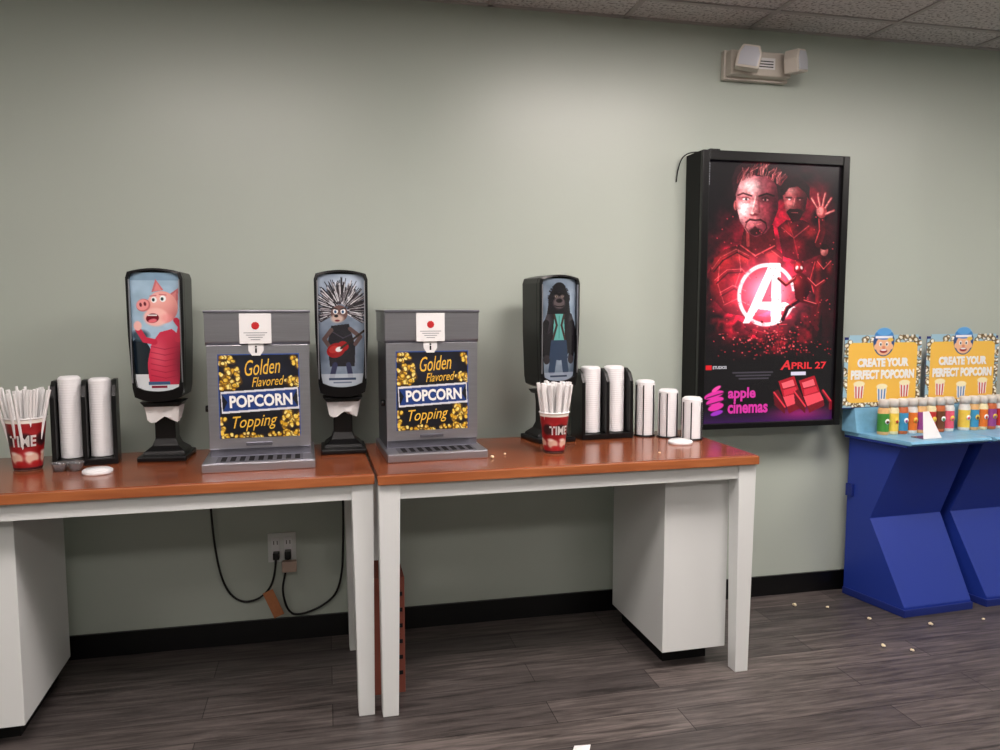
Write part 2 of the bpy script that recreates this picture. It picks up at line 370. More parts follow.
def art_gorilla():
    c=Cv(46,112,2.6,(108,122,138)); n=fbm(c.x,c.y,18,5); c.c+=((n-.5)*80)[...,None]; c.glow(34,44,16,34,(46,52,54))
    F=(30,28,33)
    b=[(3,50),(8,38),(18,33),(30,33),(40,38),(45,52),(41,74),(33,84),(13,84),(5,74)]; c.poly(b,F); hm=c.pin(b); c.shade(hm,9,46,5,12,(78,74,80),.7); c.shade(hm,39,46,4,12,(66,62,68),.7)
    c.poly([(17,38),(29,38),(31,66),(15,66)],(96,166,160)); c.path([(16,36),(20,50),(15,66)],2.6,(58,44,42)); c.path([(30,36),(26,50),(31,66)],2.6,(58,44,42)); c.path([(23,40),(23,64)],.8,(52,110,108))
    c.path([(7,48),(3,66),(8,84)],7.5,F); c.path([(40,48),(44,66),(39,84)],7.5,F); c.ell(8,87,4,5,(50,46,50)); c.ell(39,87,4,5,(50,46,50))
    # head with furry crest and cheeks merging into the neck
    c.ell(23,13,9,9,F); c.ell(23,22,13,13,F); c.poly([(10,24),(36,24),(38,38),(8,38)],F)
    R=random.Random(8)
    for i in range(160):
        a=R.uniform(0,6.28); c.line(23+math.cos(a)*10.5,21+math.sin(a)*12,23+math.cos(a)*14,21+math.sin(a)*15.5,.6,F)
    c.ell(23,18.6,7,3.6,(74,68,70),soft=1.5); c.ell(23,26,7.4,6.4,(86,78,80),soft=2); c.path([(15,16.8),(20,15.6),(23,17.4),(26,15.6),(31,16.8)],2.4,(18,16,20))
    c.ell(19.2,19.2,1.3,1,(200,190,176)); c.ell(26.8,19.2,1.3,1,(200,190,176)); c.ell(19.3,19.2,.8,.9,(50,28,14)); c.ell(26.7,19.2,.8,.9,(50,28,14))
    c.ell(23,23.6,4.2,2.4,(40,35,39)); c.ell(21.2,24,1.1,1,(8,8,10)); c.ell(24.8,24,1.1,1,(8,8,10)); c.path([(17.4,29),(20,30),(26,30),(28.6,29)],1,(24,18,22))
    c.poly([(13,66),(33,66),(35,86),(24,88),(11,86)],(48,62,84)); c.path([(16,86),(14,99)],8,(48,62,84)); c.path([(30,86),(32,99)],8,(48,62,84)); c.rect(0,101,46,112,(150,160,176),.75); c.rect(12,104,34,106,(50,60,80)); return c
dispenser((-.587,-.265,H1),math.radians(-2),art_pig(),.222,w=.192,h=.48)
dispenser((.062,-.265,H1),math.radians(0),art_porcupine(),.222,w=.198,h=.48)
dispenser((.918,-.215,H2),math.radians(11),art_gorilla(),.222,w=.186,h=.472)

# ------------------------------------------------------------------ popcorn topping machines
def label_art():
    c=Cv(84,81,2.6,(12,14,24)); n=fbm(c.x,c.y,20,4); c.c+=((n-.5)*20)[...,None]
    c.popcorn(0,2,16,10,12,1,2.8); c.popcorn(1,14,22,33,36,12,3); c.popcorn(76,1,84,14,10,2,2.8); c.popcorn(70,24,84,32,14,22,2.8); c.popcorn(0,60,8,81,14,3,2.8); c.popcorn(64,57,84,81,36,4,3); c.popcorn(8,77,64,81,22,5,2.4)
    c.glow(44,16,30,10,(20,22,34))
    c.poly([(2,36),(82,33),(83,54),(3,57)],(220,222,230)); c.poly([(3,38),(81,35),(82,52),(4,55)],(28,60,128)); c.poly([(3,38),(9,46),(4,55)],(12,14,24)); c.poly([(81,35),(76,44),(82,52)],(12,14,24))
    c.rect(0,0,84,1,(60,90,160)); c.rect(0,0,1,81,(60,90,160)); c.rect(83,0,84,81,(60,90,160)); return c
LAB=label_art()
def topping_machine(loc,rz,W=.35):
    e=empty('popcorn_topping_dispenser',loc,rz)
    h=W/2
    box('drip_tray_base',-h-.014,h+.012,-.13,.24,0,.032,M_steel,e,bevel=.005)
    box('tray_recess',-h+.03,h-.03,-.118,-.02,.032,.034,M_steel2,e)
    for i in range(9): box('tray_slot_%d'%i,-h+.045+i*.031,-h+.062+i*.031,-.108,-.035,.034,.0352,M_blackm,e)
    box('cabinet',-h,h,0,.24,.03,.45,M_steel2,e,bevel=.003)
    prism('hood',[(.0,.428),(-.016,.44),(-.022,.545),(.25,.545),(.25,.428)],-h-.004,h+.004,M_steel,e,'x',bevel=.003)
    box('lid',-h-.006,h+.006,-.026,.252,.543,.552,M_steel2,e,bevel=.002)
    box('door_left',-h,-h+.04,-.012,0,.06,.43,M_steel,e,bevel=.002)
    box('door_right',h-.04,h,-.012,0,.06,.43,M_steel,e,bevel=.002)
    box('door_bottom',-h+.038,h-.038,-.012,0,.06,.1,M_steel,e,bevel=.002)
    box('door_top',-h+.038,h-.038,-.012,0,.395,.43,M_steel,e,bevel=.002)
    x0,x1,z0,z1=-h+.036,h-.036,.098,.398
    LAB.panel('label_print',x0,x1,z0,z1,-.013,M_print,e)
    def T(n,b,a,t,c,d,m,**k): text(n,b,x0+(x1-x0)*a/84,x0+(x1-x0)*c/84,z1-(z1-z0)*d/81,z1-(z1-z0)*t/81,-.0145,m,e,**k)
    T('label_text_golden','Golden',27,5,64,20,M_gold,shear=.4,rot=.08,bold=.0)
    T('label_text_flavored','Flavored',34,22,68,31,M_gold,shear=.4,rot=.06,bold=.0)
    T('label_text_popcorn','POPCORN',11,39,76,51,M_txtw,rot=.03,bold=.035)
    T('label_text_topping','Topping',14,59,60,74,M_gold,shear=.4,rot=.06,bold=.0)
    box('sticker',-.062,.046,-.0236,-.0215,.435,.541,M_paper,e)
    r=lathe('rosette_disc',[(.0,0),(.010,0),(.014,.001),(.010,.002),(0,.002)],0,0,M_red,e,seg=9,smooth=False)
    r.rotation_euler=(math.radians(90),0,0); r.location=(-.008,-.0235,.498)
    for i in range(4): box('sticker_line_%d'%i,-.048+i*.008,.032-i*.008,-.0242,-.0234,.472-i*.008,.474-i*.008,M_steel2,e)
    prism('sticker_tag',[(-.034,.436),(.018,.436),(.018,.41),(.006,.392),(-.022,.392),(-.034,.41)],-.0165,-.0145,M_paper,e,'y')
    box('tag_mark_stem',-.011,-.005,-.018,-.0165,.402,.418,M_blackm,e); box('tag_mark_dot',-.011,-.005,-.018,-.0165,.421,.427,M_blackm,e)
    kb=lathe('side_knob',[(.0,0),(.012,0),(.012,.014),(0,.014)],0,0,M_black,e,seg=12)
    kb.rotation_euler=(0,math.radians(-90),0); kb.location=(-h,.04,.2)
    box('door_pull',-.05,.04,-.02,-.012,.07,.082,M_steel2,e,bevel=.002)
    return e
topping_machine((-.232,-.455,H1),math.radians(1.5))
topping_machine((.394,-.42,H2),math.radians(3))

# ------------------------------------------------------------------ lid organizers
def stack_profile(r,z0,z1,pitch=.009):
    P=[(0.001,z0),(r*.9,z0)]; z=z0
    while z<z1-.02:
        P+=[(r,z+.001),(r,z+pitch*.6),(r*.975,z+pitch*.8)]; z+=pitch
    P+=[(r,z),(r*.95,z+.008),(r*.75,z+.014),(.001,z+.016)]
    return P
def caddy(loc,rz,n,r,h):
    e=empty('lid_organizer',loc,rz)
    dw=.015
    w=n*(2*r+.006)+dw*(n+1); x=-w/2
    m=M_black
    box('base_tray',-w/2,w/2,-r-.026,r+.012,0,.024,m,e,bevel=.003)
    box('back_plate',-w/2,w/2,r+.004,r+.012,.02,h*.93,m,e,bevel=.002)
    box('top_bar',-w/2,w/2,r*.2,r+.012,h*.90,h*.93,m,e,bevel=.002)
    for i in range(n+1):
        xx=-w/2+i*(w-dw)/n
        pts=[(r+.012,.02),(r+.012,h*.95),(-r*.2,h*.95),(-r*.95,h*.90),(-r-.022,h*.78),(-r-.026,.02)]
        prism('divider_%d'%i,pts,xx,xx+dw,m,e,'x',bevel=.002)
    for i in range(n):
        cx=-w/2+(i+.5)*(w-dw)/n+dw/2
        lathe('lid_stack_%d'%i,stack_profile(r,.025,h*(1.0-.02*(i%2))),cx,-.002,M_lid,e,seg=26)
    return e
caddy((-.848,-.30,H1),math.radians(8),2,.038,.318)
caddy((1.165,-.185,H2),math.radians(4),2,.045,.315)
def wire_rack(loc,rz):
    e=empty('lid_wire_rack',loc,rz)
    r=.043; wm=mat('dark_wire',(46,46,50),rough=.3,metal=.7)
    for i,(x,y,h) in enumerate(((0,0,.25),(.085,-.055,.215),(.160,-.13,.18))):
        lathe('lid_stack_%d'%i,stack_profile(r,.006,h),x,y,M_lid,e,seg=24)
        for j,a in enumerate((-165,-120,-60,30,120)):
            ca,sa=math.cos(math.radians(a)),math.sin(math.radians(a)); R=r+.004
            tube('upright_%d_%d'%(i,j),[(x+ca*R,y+sa*R,0),(x+ca*R,y+sa*R,h*.9)],.0026,wm,e)
        lathe('foot_%d'%i,[(.001,0),(r+.005,0),(r+.005,.005),(.001,.005)],x,y,wm,e,seg=24)
    return e
wire_rack((1.36,-.20,H2),0)

# ------------------------------------------------------------------ paper cups with wrapped straws
def cup_art(seed):
    c=Cv(120,60,1.5,(150,22,28)); n=fbm(c.x,c.y,20,seed); c.c+=((n-.5)*80)[...,None]
    for k in range(6):
        c.ell(20*k+4,24,8,8,(26,16,22),al=.85,soft=4); c.ell(20*k+12,46,9,7,(236,214,190),al=.85,soft=3); c.ell(20*k+16,52,6,3,(170,24,28),al=.9,soft=2); c.ell(20*k+8,40,5,2.4,(240,230,220),al=.8,soft=2)
    c.rect(0,0,120,4,(240,235,225)); c.rect(0,57,120,60,(60,20,24)); return c
def straw_cup(loc,h,r0,r1,n,L,word,spread=1.45,rs=.0042,seed=1):
    e=empty('straw_cup',loc)
    def rad(z): return r0+(r1-r0)*z/h
    c=cup_art(seed)
    def fn(X,Z):
        R=r0+(r1-r0)*Z/h; return np.stack([R*np.sin(X),-R*np.cos(X),Z],-1)
    c.panel('cup_print',-math.pi,math.pi,.004,h,0,M_print,e,fn=fn)
    lathe('cup_inner',[(.001,.002),(r0-.003,.002),(r0-.001,.004),(r1-.003,h),(r1+.002,h),(r1+.004,h+.003),(r1+.001,h+.006),(r1-.004,h),(r0-.004,.008),(.001,.008)],0,0,M_paper,e,seg=32,cap=False)
    text('cup_text',word,-.75,.75,h*.48,h*.70,0,M_txtw,e,bold=.03,wrap=lambda a,z:(( rad(z)+.0012)*math.sin(a+.1),-(rad(z)+.0012)*math.cos(a+.1),z))
    R=random.Random(seed)
    for i in range(n):
        a=2*math.pi*(i*.618%1); rb=r0*.75*math.sqrt((i+.5)/n); a2=a+R.uniform(-.35,.35)
        k=rb/(r0*.75); rt=r1*spread*k
        p=Vector((rb*math.cos(a),rb*math.sin(a),.012)); q=Vector((rt*math.cos(a2),rt*math.sin(a2),L*R.uniform(.95,1.0)))
        tube('straw_%d'%i,[tuple(p),tuple(q)],rs,M_paper,e)
    return e
straw_cup((-1.02,-.375,H1),.180,.044,.063,34,.285,'TIME',spread=1.5,rs=.0050,seed=3)
straw_cup((.862,-.48,H2),.155,.040,.057,44,.275,'TIME',spread=1.2,rs=.0072,seed=5)

def lid(loc,r,name='cup_lid'):
    e=empty(name,loc)
    lathe('rim_and_top',[(.001,0),(r*.97,0),(r,.003),(r,.010),(r*.93,.014),(r*.9,.010),(r*.85,.010),(r*.82,.017),(.001,.018)],0,0,M_lid,e,seg=32); return e
lid((-.765,-.50,H1),.048); lid((1.425,-.42,H2),.05)
e=empty('clear_portion_cup',(-.90,-.44,H1))
lathe('cup_wall',[(.001,0),(.02,0),(.026,.028),(.028,.03),(.0245,.028),(.0185,.002),(.001,.002)],0,0,M_clear,e,seg=24,cap=False)
lathe('cup_wall_2',[(.001,0),(.02,0),(.026,.028),(.028,.03),(.0245,.028),(.0185,.002),(.001,.002)],.05,.0,M_clear,e,seg=24,cap=False)

# ------------------------------------------------------------------ movie poster light box
X0,X1,Z0,Z1=1.630,2.368,.868,2.112
P=empty('movie_poster_lightbox')
D_=.15
box('case',X0,X1,-D_+.01,0,Z0,Z1,M_blackm,P,bevel=.004)
fr=.034
box('frame_left',X0,X0+fr,-D_-.012,-D_+.01,Z0,Z1,M_black,P,bevel=.004)
box('frame_right',X1-fr,X1,-D_-.012,-D_+.01,Z0,Z1,M_black,P,bevel=.004)
box('frame_top',X0+fr,X1-fr,-D_-.012,-D_+.01,Z1-fr-.01,Z1,M_black,P,bevel=.004)
box('frame_bottom',X0+fr,X1-fr,-D_-.012,-D_+.01,Z0,Z0+fr-.008,M_black,P,bevel=.004)
def poster_art():
    c=Cv(126,255,2.0,(4,2,7)); x,y=c.x,c.y
    n=fbm(x,y,26,11); n2=fbm(x,y,12,31); n3=fbm(x,y,5,51); n4=fbm(x,y,3,71); rid=1-abs(2*fbm(x,y,16,91)-1)*3; rid=np.clip(rid,0,1)
    tex=np.clip((n-.36)*3.2,0,1.3); t2=np.clip((n2-.42)*4,0,1.4)
    c.glow(50,70,30,32,(170,8,36),tex=tex); c.glow(38,122,38,34,(210,14,40),tex=tex); c.glow(82,134,34,36,(160,6,30),tex=tex)
    c.glow(20,108,16,22,(210,24,44),tex=t2); c.glow(64,160,34,20,(210,16,34),tex=t2); c.glow(92,50,26,36,(140,8,28),tex=tex); c.glow(56,96,36,16,(210,20,40),tex=rid); c.glow(30,150,26,14,(180,14,32),tex=rid)
    b=[(3,108),(8,94),(18,84),(32,79),(46,84),(62,79),(72,88),(74,120),(66,142),(44,150),(20,146),(6,130)]
    c.poly(b,(34,2,10),.85); hm=c.pin(b)
    c.shade(hm,16,96,10,9,(190,28,36),.8,-25); c.shade(hm,34,92,9,5,(206,44,46),.7,20); c.shade(hm,62,90,7,6,(214,50,54),.7,20); c.shade(hm,12,116,6,12,(150,14,26),.8); c.shade(hm,30,112,8,6,(150,16,26),.7,-15); c.shade(hm,24,132,8,8,(140,12,24),.7)
    for pts in ([(6,104),(14,92),(28,84),(40,90)],[(9,114),(20,104),(34,103),(42,112)],[(14,126),(26,119),(38,124)],[(18,138),(30,132),(42,138)],[(48,88),(60,84),(71,92)],[(13,98),(12,118),(18,136)],[(30,84),(33,104),(28,120)]): c.path(pts,.7,(246,110,104),.5)
    for pts in ([(8,106),(16,95),(29,87),(40,93)],[(11,117),(21,107),(34,106)],[(16,129),(27,122),(38,127)]): c.path(pts,1.4,(16,0,6),.8)
    c.poly([(35,60),(62,60),(66,82),(48,92),(32,82)],(58,6,14)); c.path([(38,64),(39,80)],3,(170,54,54),.6); c.path([(32,80),(46,90),(64,80)],1.2,(236,80,80),.7)
    head=[(26,24),(29,12),(40,5),(54,4),(64,12),(67,28),(66,46),(62,58),(55,68),(46,72),(38,68),(31,57),(27,42)]
    c.poly(head,(110,26,42)); hm=c.pin(head); sh=lambda *a:c.shade(hm,*a)
    sh(38,36,15,30,(236,146,146),.95); sh(64,44,9,34,(48,4,18),.95); sh(40,23,10,6,(255,220,216),.85); sh(33,47,5,8,(255,216,212),.85,10); sh(44,52,8,4,(200,106,106),.6); sh(54,46,6,14,(134,40,50),.7); sh(57,24,5,8,(160,62,70),.6)
    sh(35,35,7,3,(104,34,40),.85); sh(54,35,7,3.6,(40,6,14),.9); sh(50,20,3,8,(110,36,44),.5); sh(37,64,3,6,(220,120,116),.5)
    c.path([(28.5,32.4),(33,30.4),(41,32.6)],1.7,(44,10,16)); c.path([(48,32.6),(55,30),(62,32)],1.8,(26,4,10))
    c.ell(35.5,36,2.8,1.1,(240,214,210)); c.ell(54,36,2.6,1.1,(186,116,116)); c.ell(36,36,1.2,1.2,(16,6,10)); c.ell(53.8,36,1.2,1.2,(12,4,8)); c.path([(32,34.7),(36,34),(39.4,35.2)],.7,(60,14,20)); c.path([(51,35.2),(54.4,34),(57.4,35)],.7,(40,6,12)); c.path([(32,38.8),(36,39.6),(40,38.2)],.6,(130,50,54),.7)
    c.path([(44.6,33),(43,42),(41.4,48)],1.2,(255,206,200),.7); c.path([(47.6,37),(48.6,48)],2,(104,28,36),.6); c.ell(44,50.4,4,1.4,(96,26,34),soft=1.2); c.ell(42,49,1.5,1.3,(250,190,184),soft=1)
    c.path([(36.6,58),(40,55.2),(45,55.8),(50,55.2),(54.6,58)],1.8,(38,8,14),.95); c.path([(40,59.4),(45,60.4),(50.6,59)],1.1,(190,92,92)); c.ell(45.4,67,6,4,(40,8,14),soft=2); c.ell(45,63,1.6,1.4,(50,10,16)); c.path([(37,58),(36,63),(40,69)],1,(70,18,24),.7); c.path([(55,58),(56,63),(52,69)],1.2,(26,4,10),.8)
    c.ell(26.4,42,1.8,4.6,(180,80,80)); c.path([(26.4,39),(26.8,45)],.6,(90,20,28))
    c.poly([(25.4,34),(22,18),(26,6),(35,-1),(50,-3),(64,1),(71,12),(70,34),(66.5,36),(64,22),(57,13),(46,14),(38,11),(31,17),(28,26)],(34,8,16))
    R=random.Random(5)
    for k in range(90):
        t=R.random(); a=26+t*42; b=17-math.sin(t*math.pi)*5+abs(t-.5)*10; c.path([(a,b),(a+R.uniform(-1,3),b-R.uniform(4,7)),(a+R.uniform(0,7),b-R.uniform(8,13))],.5,R.choice([(160,50,58),(104,22,30),(236,130,126),(70,12,20),(20,4,10)]),.7)
    h2=[(70,30),(73,22),(82,18),(91,22),(94,32),(92,46),(86,54),(80,55),(74,48)]
    c.poly(h2,(104,20,30)); hm=c.pin(h2); sh(77,36,6,14,(206,106,104),.9); sh(92,38,5,14,(34,4,12),.95); sh(78,26,5,3,(240,160,154),.6); sh(77,34,4,2,(90,26,34),.8); sh(87,34,4,2,(40,8,14),.8)
    c.poly([(68,34),(68,22),(76,14),(88,14),(96,22),(96,36),(92,28),(84,22),(76,24),(72,30)],(26,6,12)); c.line(73,33,79,33,.9,(26,4,8)); c.line(84,33,90,33,.9,(20,4,8)); c.ell(76.5,34.8,1.2,.7,(220,190,190)); c.ell(86.5,34.8,1.1,.6,(150,90,90)); c.path([(81.6,34),(80.6,41)],.8,(236,150,144),.6); c.poly([(74,47),(77,43.6),(86,43.6),(91,46),(87,55),(80,57)],(36,8,14)); c.line(79,47.4,85,47.4,.7,(160,70,70))
    b=[(66,62),(74,55),(90,54),(102,60),(110,74),(108,88),(90,96),(72,90)]; c.poly(b,(36,2,12),.85); hm=c.pin(b); sh(76,64,6,6,(180,24,36),.7); sh(98,66,6,6,(190,30,40),.7); sh(86,80,5,8,(130,12,26),.7); c.path([(70,62),(82,72),(96,60)],.7,(240,90,90),.6); c.path([(76,57),(82,72),(87,92)],.6,(200,40,50),.6)
    c.path([(108,52),(110,64),(106,78)],6,(64,6,16)); c.path([(105.6,53),(106.6,64),(103,76)],.9,(230,70,70),.8)
    c.ell(108,46,5,6,(150,50,54)); c.ell(106.4,45,3.4,4.4,(214,116,112),soft=2)
    for a,b_,m1,m2,cx,d in ((104,42,100.6,37,98,32.4),(106.4,40,104.6,33,104,28),(109,40,110,33,111,27.4),(111.6,42,114.6,36.4,117,32),(112,48,116.6,45.6,120,44)): c.path([(a,b_),(m1,m2),(cx,d)],2.1,(150,50,56)); c.path([(a-.5,b_),(m1-.4,m2),(cx-.3,d+.6)],1.0,(230,132,126))
    c.ell(112,84,3.8,5.2,(160,70,70)); c.ell(110.8,84,2,3.6,(220,124,118),soft=1.6); c.ell(112,80.2,4.2,3,(26,6,10)); b=[(106,91),(118,91),(123,106),(119,130),(121,170),(113,170),(112,142),(108,170),(103,170),(105,130),(102,106)]; c.poly(b,(28,2,10)); hm=c.pin(b); sh(106,98,3,6,(180,26,36),.8); sh(107,130,2.4,24,(130,14,26),.8); sh(118,100,3,6,(120,12,24),.8); c.path([(105,94),(112,102),(119,94)],.7,(240,90,90),.8); c.path([(104,94),(100,112),(104,126)],2.6,(70,6,16)); c.path([(103.4,95),(99.4,112),(103,125)],.7,(226,60,64),.8)
    c.c*=(.6+.8*np.clip(n4[...,None],0,1)); c.c*=(.8+.4*n2[...,None])
    c.poly([(36,146),(60,150),(84,154),(78,174),(54,172),(38,162)],(26,2,10),.7); c.path([(40,150),(56,158),(78,157)],.8,(220,50,56),.7); c.path([(46,162),(60,166),(74,164)],.7,(180,30,40),.7)
    c.glow(36,36,9,18,(50,34,34)); c.glow(58,126,34,32,(255,70,90),al=.85); c.glow(58,126,22,22,(255,150,165),al=.7)
    d=np.hypot((x-58)/1.0,(y-128)/1.12); ring=np.clip(2.2-abs(d-26),0,1)*(~((x>76)&(y>124)&(y<140)))*np.clip(n3*2.8,0,1)
    c.mix(ring,(255,232,236))
    A=[(36,156),(42,156),(50,142),(62,142),(63,156),(73,156),(70,97),(60,97)]
    c.poly(A,(255,248,250),.97); c.poly([(53,135),(62,112),(62.6,135)],(230,50,76)); c.poly([(44,141),(76,135),(86,140),(76,144),(60,143)],(255,242,245)); c.glow(62,126,12,22,(60,60,60))
    # masked acrobat leaping in front of the emblem's right side
    b=[(82,110),(91,106),(99,112),(100,124),(94,136),(86,134)]; c.poly(b,(80,5,18)); hm=c.pin(b); sh(86,114,4,6,(220,50,60),.8); sh(97,126,4,10,(30,2,14),.9); c.path([(84,112),(76,118),(69,112)],3.2,(110,8,22)); c.path([(84,111),(76,116.6),(69,110.8)],.9,(244,110,110)); c.path([(97,112),(105,120),(113,114)],3,(100,8,22)); c.path([(97,111),(105,118.8),(113,113)],.8,(236,90,92)); c.path([(88,134),(78,141),(74,152)],4,(44,4,22)); c.path([(87,133),(77,139.6),(73,150)],.8,(214,50,60)); c.path([(94,134),(106,138),(102,154),(108,162)],3.8,(74,6,20)); c.path([(94,133),(106,136.6)],.8,(240,90,92))
    c.ell(88,101,5,6,(96,6,20)); c.ell(86.6,99.6,3.2,4,(206,40,52),soft=2); c.ell(86,101,1.3,2,(240,220,220),20); c.ell(90.4,101,1.1,1.8,(230,200,200),-20)
    for i in range(260):
        a=R.gauss(66,22); b=R.gauss(175,9); c.ell(a,b,R.uniform(.3,1.2),R.uniform(.3,1.0),R.choice([(190,30,44),(240,96,100),(110,10,24),(30,2,8)]))
    for i in range(120): c.ell(R.uniform(6,122),R.uniform(50,190),.5,.5,(230,60,72))
    fade=np.clip((y-186)/8,0,1); c.mix(fade,(5,3,8))
    for k in range(3): c.rect(28+k*3,204+k*3,66-k*2,205+k*3,(140,130,142),.4)
    for k in range(9): c.rect(1,3+k*2.4,2.2,4.2+k*2.4,(220,220,225),.7)
    c.rect(3,197,8,201,(200,20,30))
    g=np.clip((y-238)/16,0,1); c.c+=(g[...,None]*np.array([40,6,56])); c.glow(94,246,26,7,(100,16,50))
    for ox in (71,91):
        c.poly([(ox+1,214),(ox+16,209),(ox+22,226),(ox+6,230)],(160,12,32)); c.poly([(ox+4,216),(ox+15,212.5),(ox+17,219),(ox+6,222)],(230,90,100)); c.poly([(ox+6,223),(ox+18,220),(ox+20,225),(ox+7,229)],(200,40,58))
        c.poly([(ox+6,230),(ox+22,226),(ox+26,234),(ox+10,240)],(222,68,82)); c.poly([(ox+10,240),(ox+26,234),(ox+27,240),(ox+12,247)],(110,8,26))
        c.poly([(ox-4,225),(ox+1,222),(ox+9,239),(ox+8,247),(ox-2,238)],(86,6,20)); c.path([(ox-3,225),(ox+8,240)],1.5,(214,46,62)); c.path([(ox+5,222),(ox+19,218.6)],.6,(90,6,20))
    c.path([(116,225),(124,236),(124,243)],3.2,(110,8,26)); c.path([(116,224),(124,235)],1.2,(214,46,62)); c.rect(84,205,98,208,(225,215,235),.9)
    for k,(a,b) in enumerate(((226,13),(232,15),(238,13))): c.ell(11+k,a,9.5-k,3.4,(206,42,144),-18)
    c.ell(13,220,5,1.8,(230,66,152),-35); c.ell(14,244,6,2.2,(144,42,172),-18); c.path([(4,229),(20,224)],1,(40,4,40)); c.path([(4,236),(22,231)],1,(40,4,40))
    return c
ip=(X0+fr-.002,X1-fr+.002,Z0+fr-.012,Z1-fr-.006)
poster_art().panel('poster_print',*ip,-D_+.005,M_backlit,P)
def PT(n,b,x0,y0,x1,y1,m,**k):
    fx=lambda v:ip[0]+(ip[1]-ip[0])*v/126; fz=lambda v:ip[3]-(ip[3]-ip[2])*v/255
    text(n,b,fx(x0),fx(x1),fz(y1),fz(y0),-D_+.0035,m,P,**k)
def lit(n,c,e):
    m=mat(n,c,emit=e); m.node_tree.nodes['Principled BSDF'].inputs['Base Color'].default_value=(.01,.01,.01,1); m.cycles.emission_sampling='NONE'; return m
E_red=lit('lit_red',(236,40,50),1); E_mag=lit('lit_magenta',(220,46,160),1); E_wh=lit('lit_white',(225,220,228),.8)
PT('poster_text_date','PRIL 27',84,195,118,202,E_red,bold=.02); PT('poster_text_a','A',73,193,83,202.5,E_red,shear=.2)
PT('poster_text_studio','STUDIOS',9,197.5,22,200.5,E_wh)
PT('poster_text_apple','apple',24,219,50,233,E_mag,bold=.03); PT('poster_text_cinemas','cinemas',24,233,62,245,E_mag,bold=.03)
tube('power_lead',[(X0+.03,-.08,Z1+.003),(X0-.01,-.05,Z1+.012),(X0-.045,-.012,Z1-.03),(X0-.05,-.006,Z1-.12)],.003,M_black,P)
box('top_clip',X0+.05,X0+.10,-.13,-.10,Z1,Z1+.012,M_black,P,bevel=.002)

# ------------------------------------------------------------------ emergency light
E=empty('emergency_light',(0,-.002,.012))
box('battery_case',1.800,2.105,-.075,-.001,2.455,2.563,M_beige,E,bevel=.008)
box('case_lip',1.790,2.115,-.03,0,2.443,2.572,M_beige,E,bevel=.005)
box('status_label',1.92,2.02,-.077,-.074,2.485,2.535,M_paper,E); 
for i in range(3): box('label_line_%d'%i,1.93,2.01,-.0785,-.0765,2.493+i*.012,2.497+i*.012,M_blackm,E)
M_lens=mat('lamp_lens',(196,198,206),rough=.1)
for k,(cx,ang) in enumerate(((1.858,-26),(2.095,32))):
    h=empty('lamp_head_%d'%k,(cx,-.125,2.510),math.radians(ang)); h.parent=E; h.rotation_euler[1]=math.radians(12 if k==0 else -10)
    a=.052
    prism('shell_%d'%k,[(-a,-a*.9),(a,-a*.9),(a*1.02,a*.3),(a*.7,a),(-a*.7,a),(-a*1.02,a*.3)],-.03,.035,M_beige,h,'y',bevel=.006)
    prism('lens_%d'%k,[(-a*.8,-a*.72),(a*.8,-a*.72),(a*.82,a*.25),(a*.55,a*.82),(-a*.55,a*.82),(-a*.82,a*.25)],-.034,-.03,M_lens,h,'y',bevel=.0015)
    box('swivel_%d'%k,-.016,.016,.03,.052,-.016,.016,M_beige,h,bevel=.003)

# ------------------------------------------------------------------ outlet & cords
O=empty('wall_outlet')
box('cover_plate',-.254,-.138,-.008,0,.345,.47,M_white,O,bevel=.003)
for i,x in enumerate((-.222,-.170)):
    box('receptacle_%d'%i,x-.017,x+.017,-.011,-.007,.362,.452,M_lid,O,bevel=.002)
    for s in(-1,1): box('slot_%d_%d'%(i,s+1),x+s*.007-.0015,x+s*.007+.0015,-.0118,-.0105,.422,.438,M_blackm,O)
K=empty('power_cord')
box('plug_1',-.232,-.206,-.045,-.0122,.365,.395,M_black,K,bevel=.004)
tube('cable_1',[(-.22,-.04,.37),(-.225,-.045,.30),(-.25,-.03,.235),(-.30,-.02,.19),(-.37,-.02,.185),(-.43,-.02,.25),(-.462,-.02,.40),(-.475,-.02,.60),(-.48,-.03,.78)],.0048,M_black,K)
box('plug_2',-.184,-.158,-.05,-.0122,.365,.40,M_black,K,bevel=.004)
tube('cable_2',[(-.17,-.045,.37),(-.185,-.05,.30),(-.20,-.03,.22),(-.175,-.02,.12),(-.12,-.015,.108),(-.03,-.015,.14),(.04,-.015,.20),(.062,-.02,.38),(.062,-.03,.78)],.0048,M_black,K)
box('adapter_block',-.195,-.135,-.075,-.0455,.318,.365,mat('tan_plastic',(190,165,150),rough=.5),K,bevel=.006)
tg=box('hang_tag',-.022,.022,-.001,.001,-.06,.06,mat('tag_orange',(180,116,76),rough=.8,var=.2,vscale=60),K); tg.location=(-.235,-.035,.175); tg.rotation_euler=(0,math.radians(-22),0)

cb=empty('cardboard_box',(.158,-.46,0))
box('carton',-.052,.108,-.11,.10,0,.44,M_card,cb,bevel=.002); box('tape',.02,.045,-.1112,-.11,.02,.43,mat('tape_brown',(100,44,34),rough=.4),cb)
for i in range(6): box('print_line_%d'%i,-.045,-.02,-.1115,-.11,.38-i*.06,.395-i*.06,M_blackm,cb); box('print_mark_%d'%i,.07,.10,-.1115,-.11,.37-i*.06,.385-i*.06,M_blackm,cb)
box('flap_left',-.056,-.052,-.11,.10,.40,.47,M_card,cb); box('flap_front',-.05,.106,-.114,-.11,.39,.442,M_card,cb)

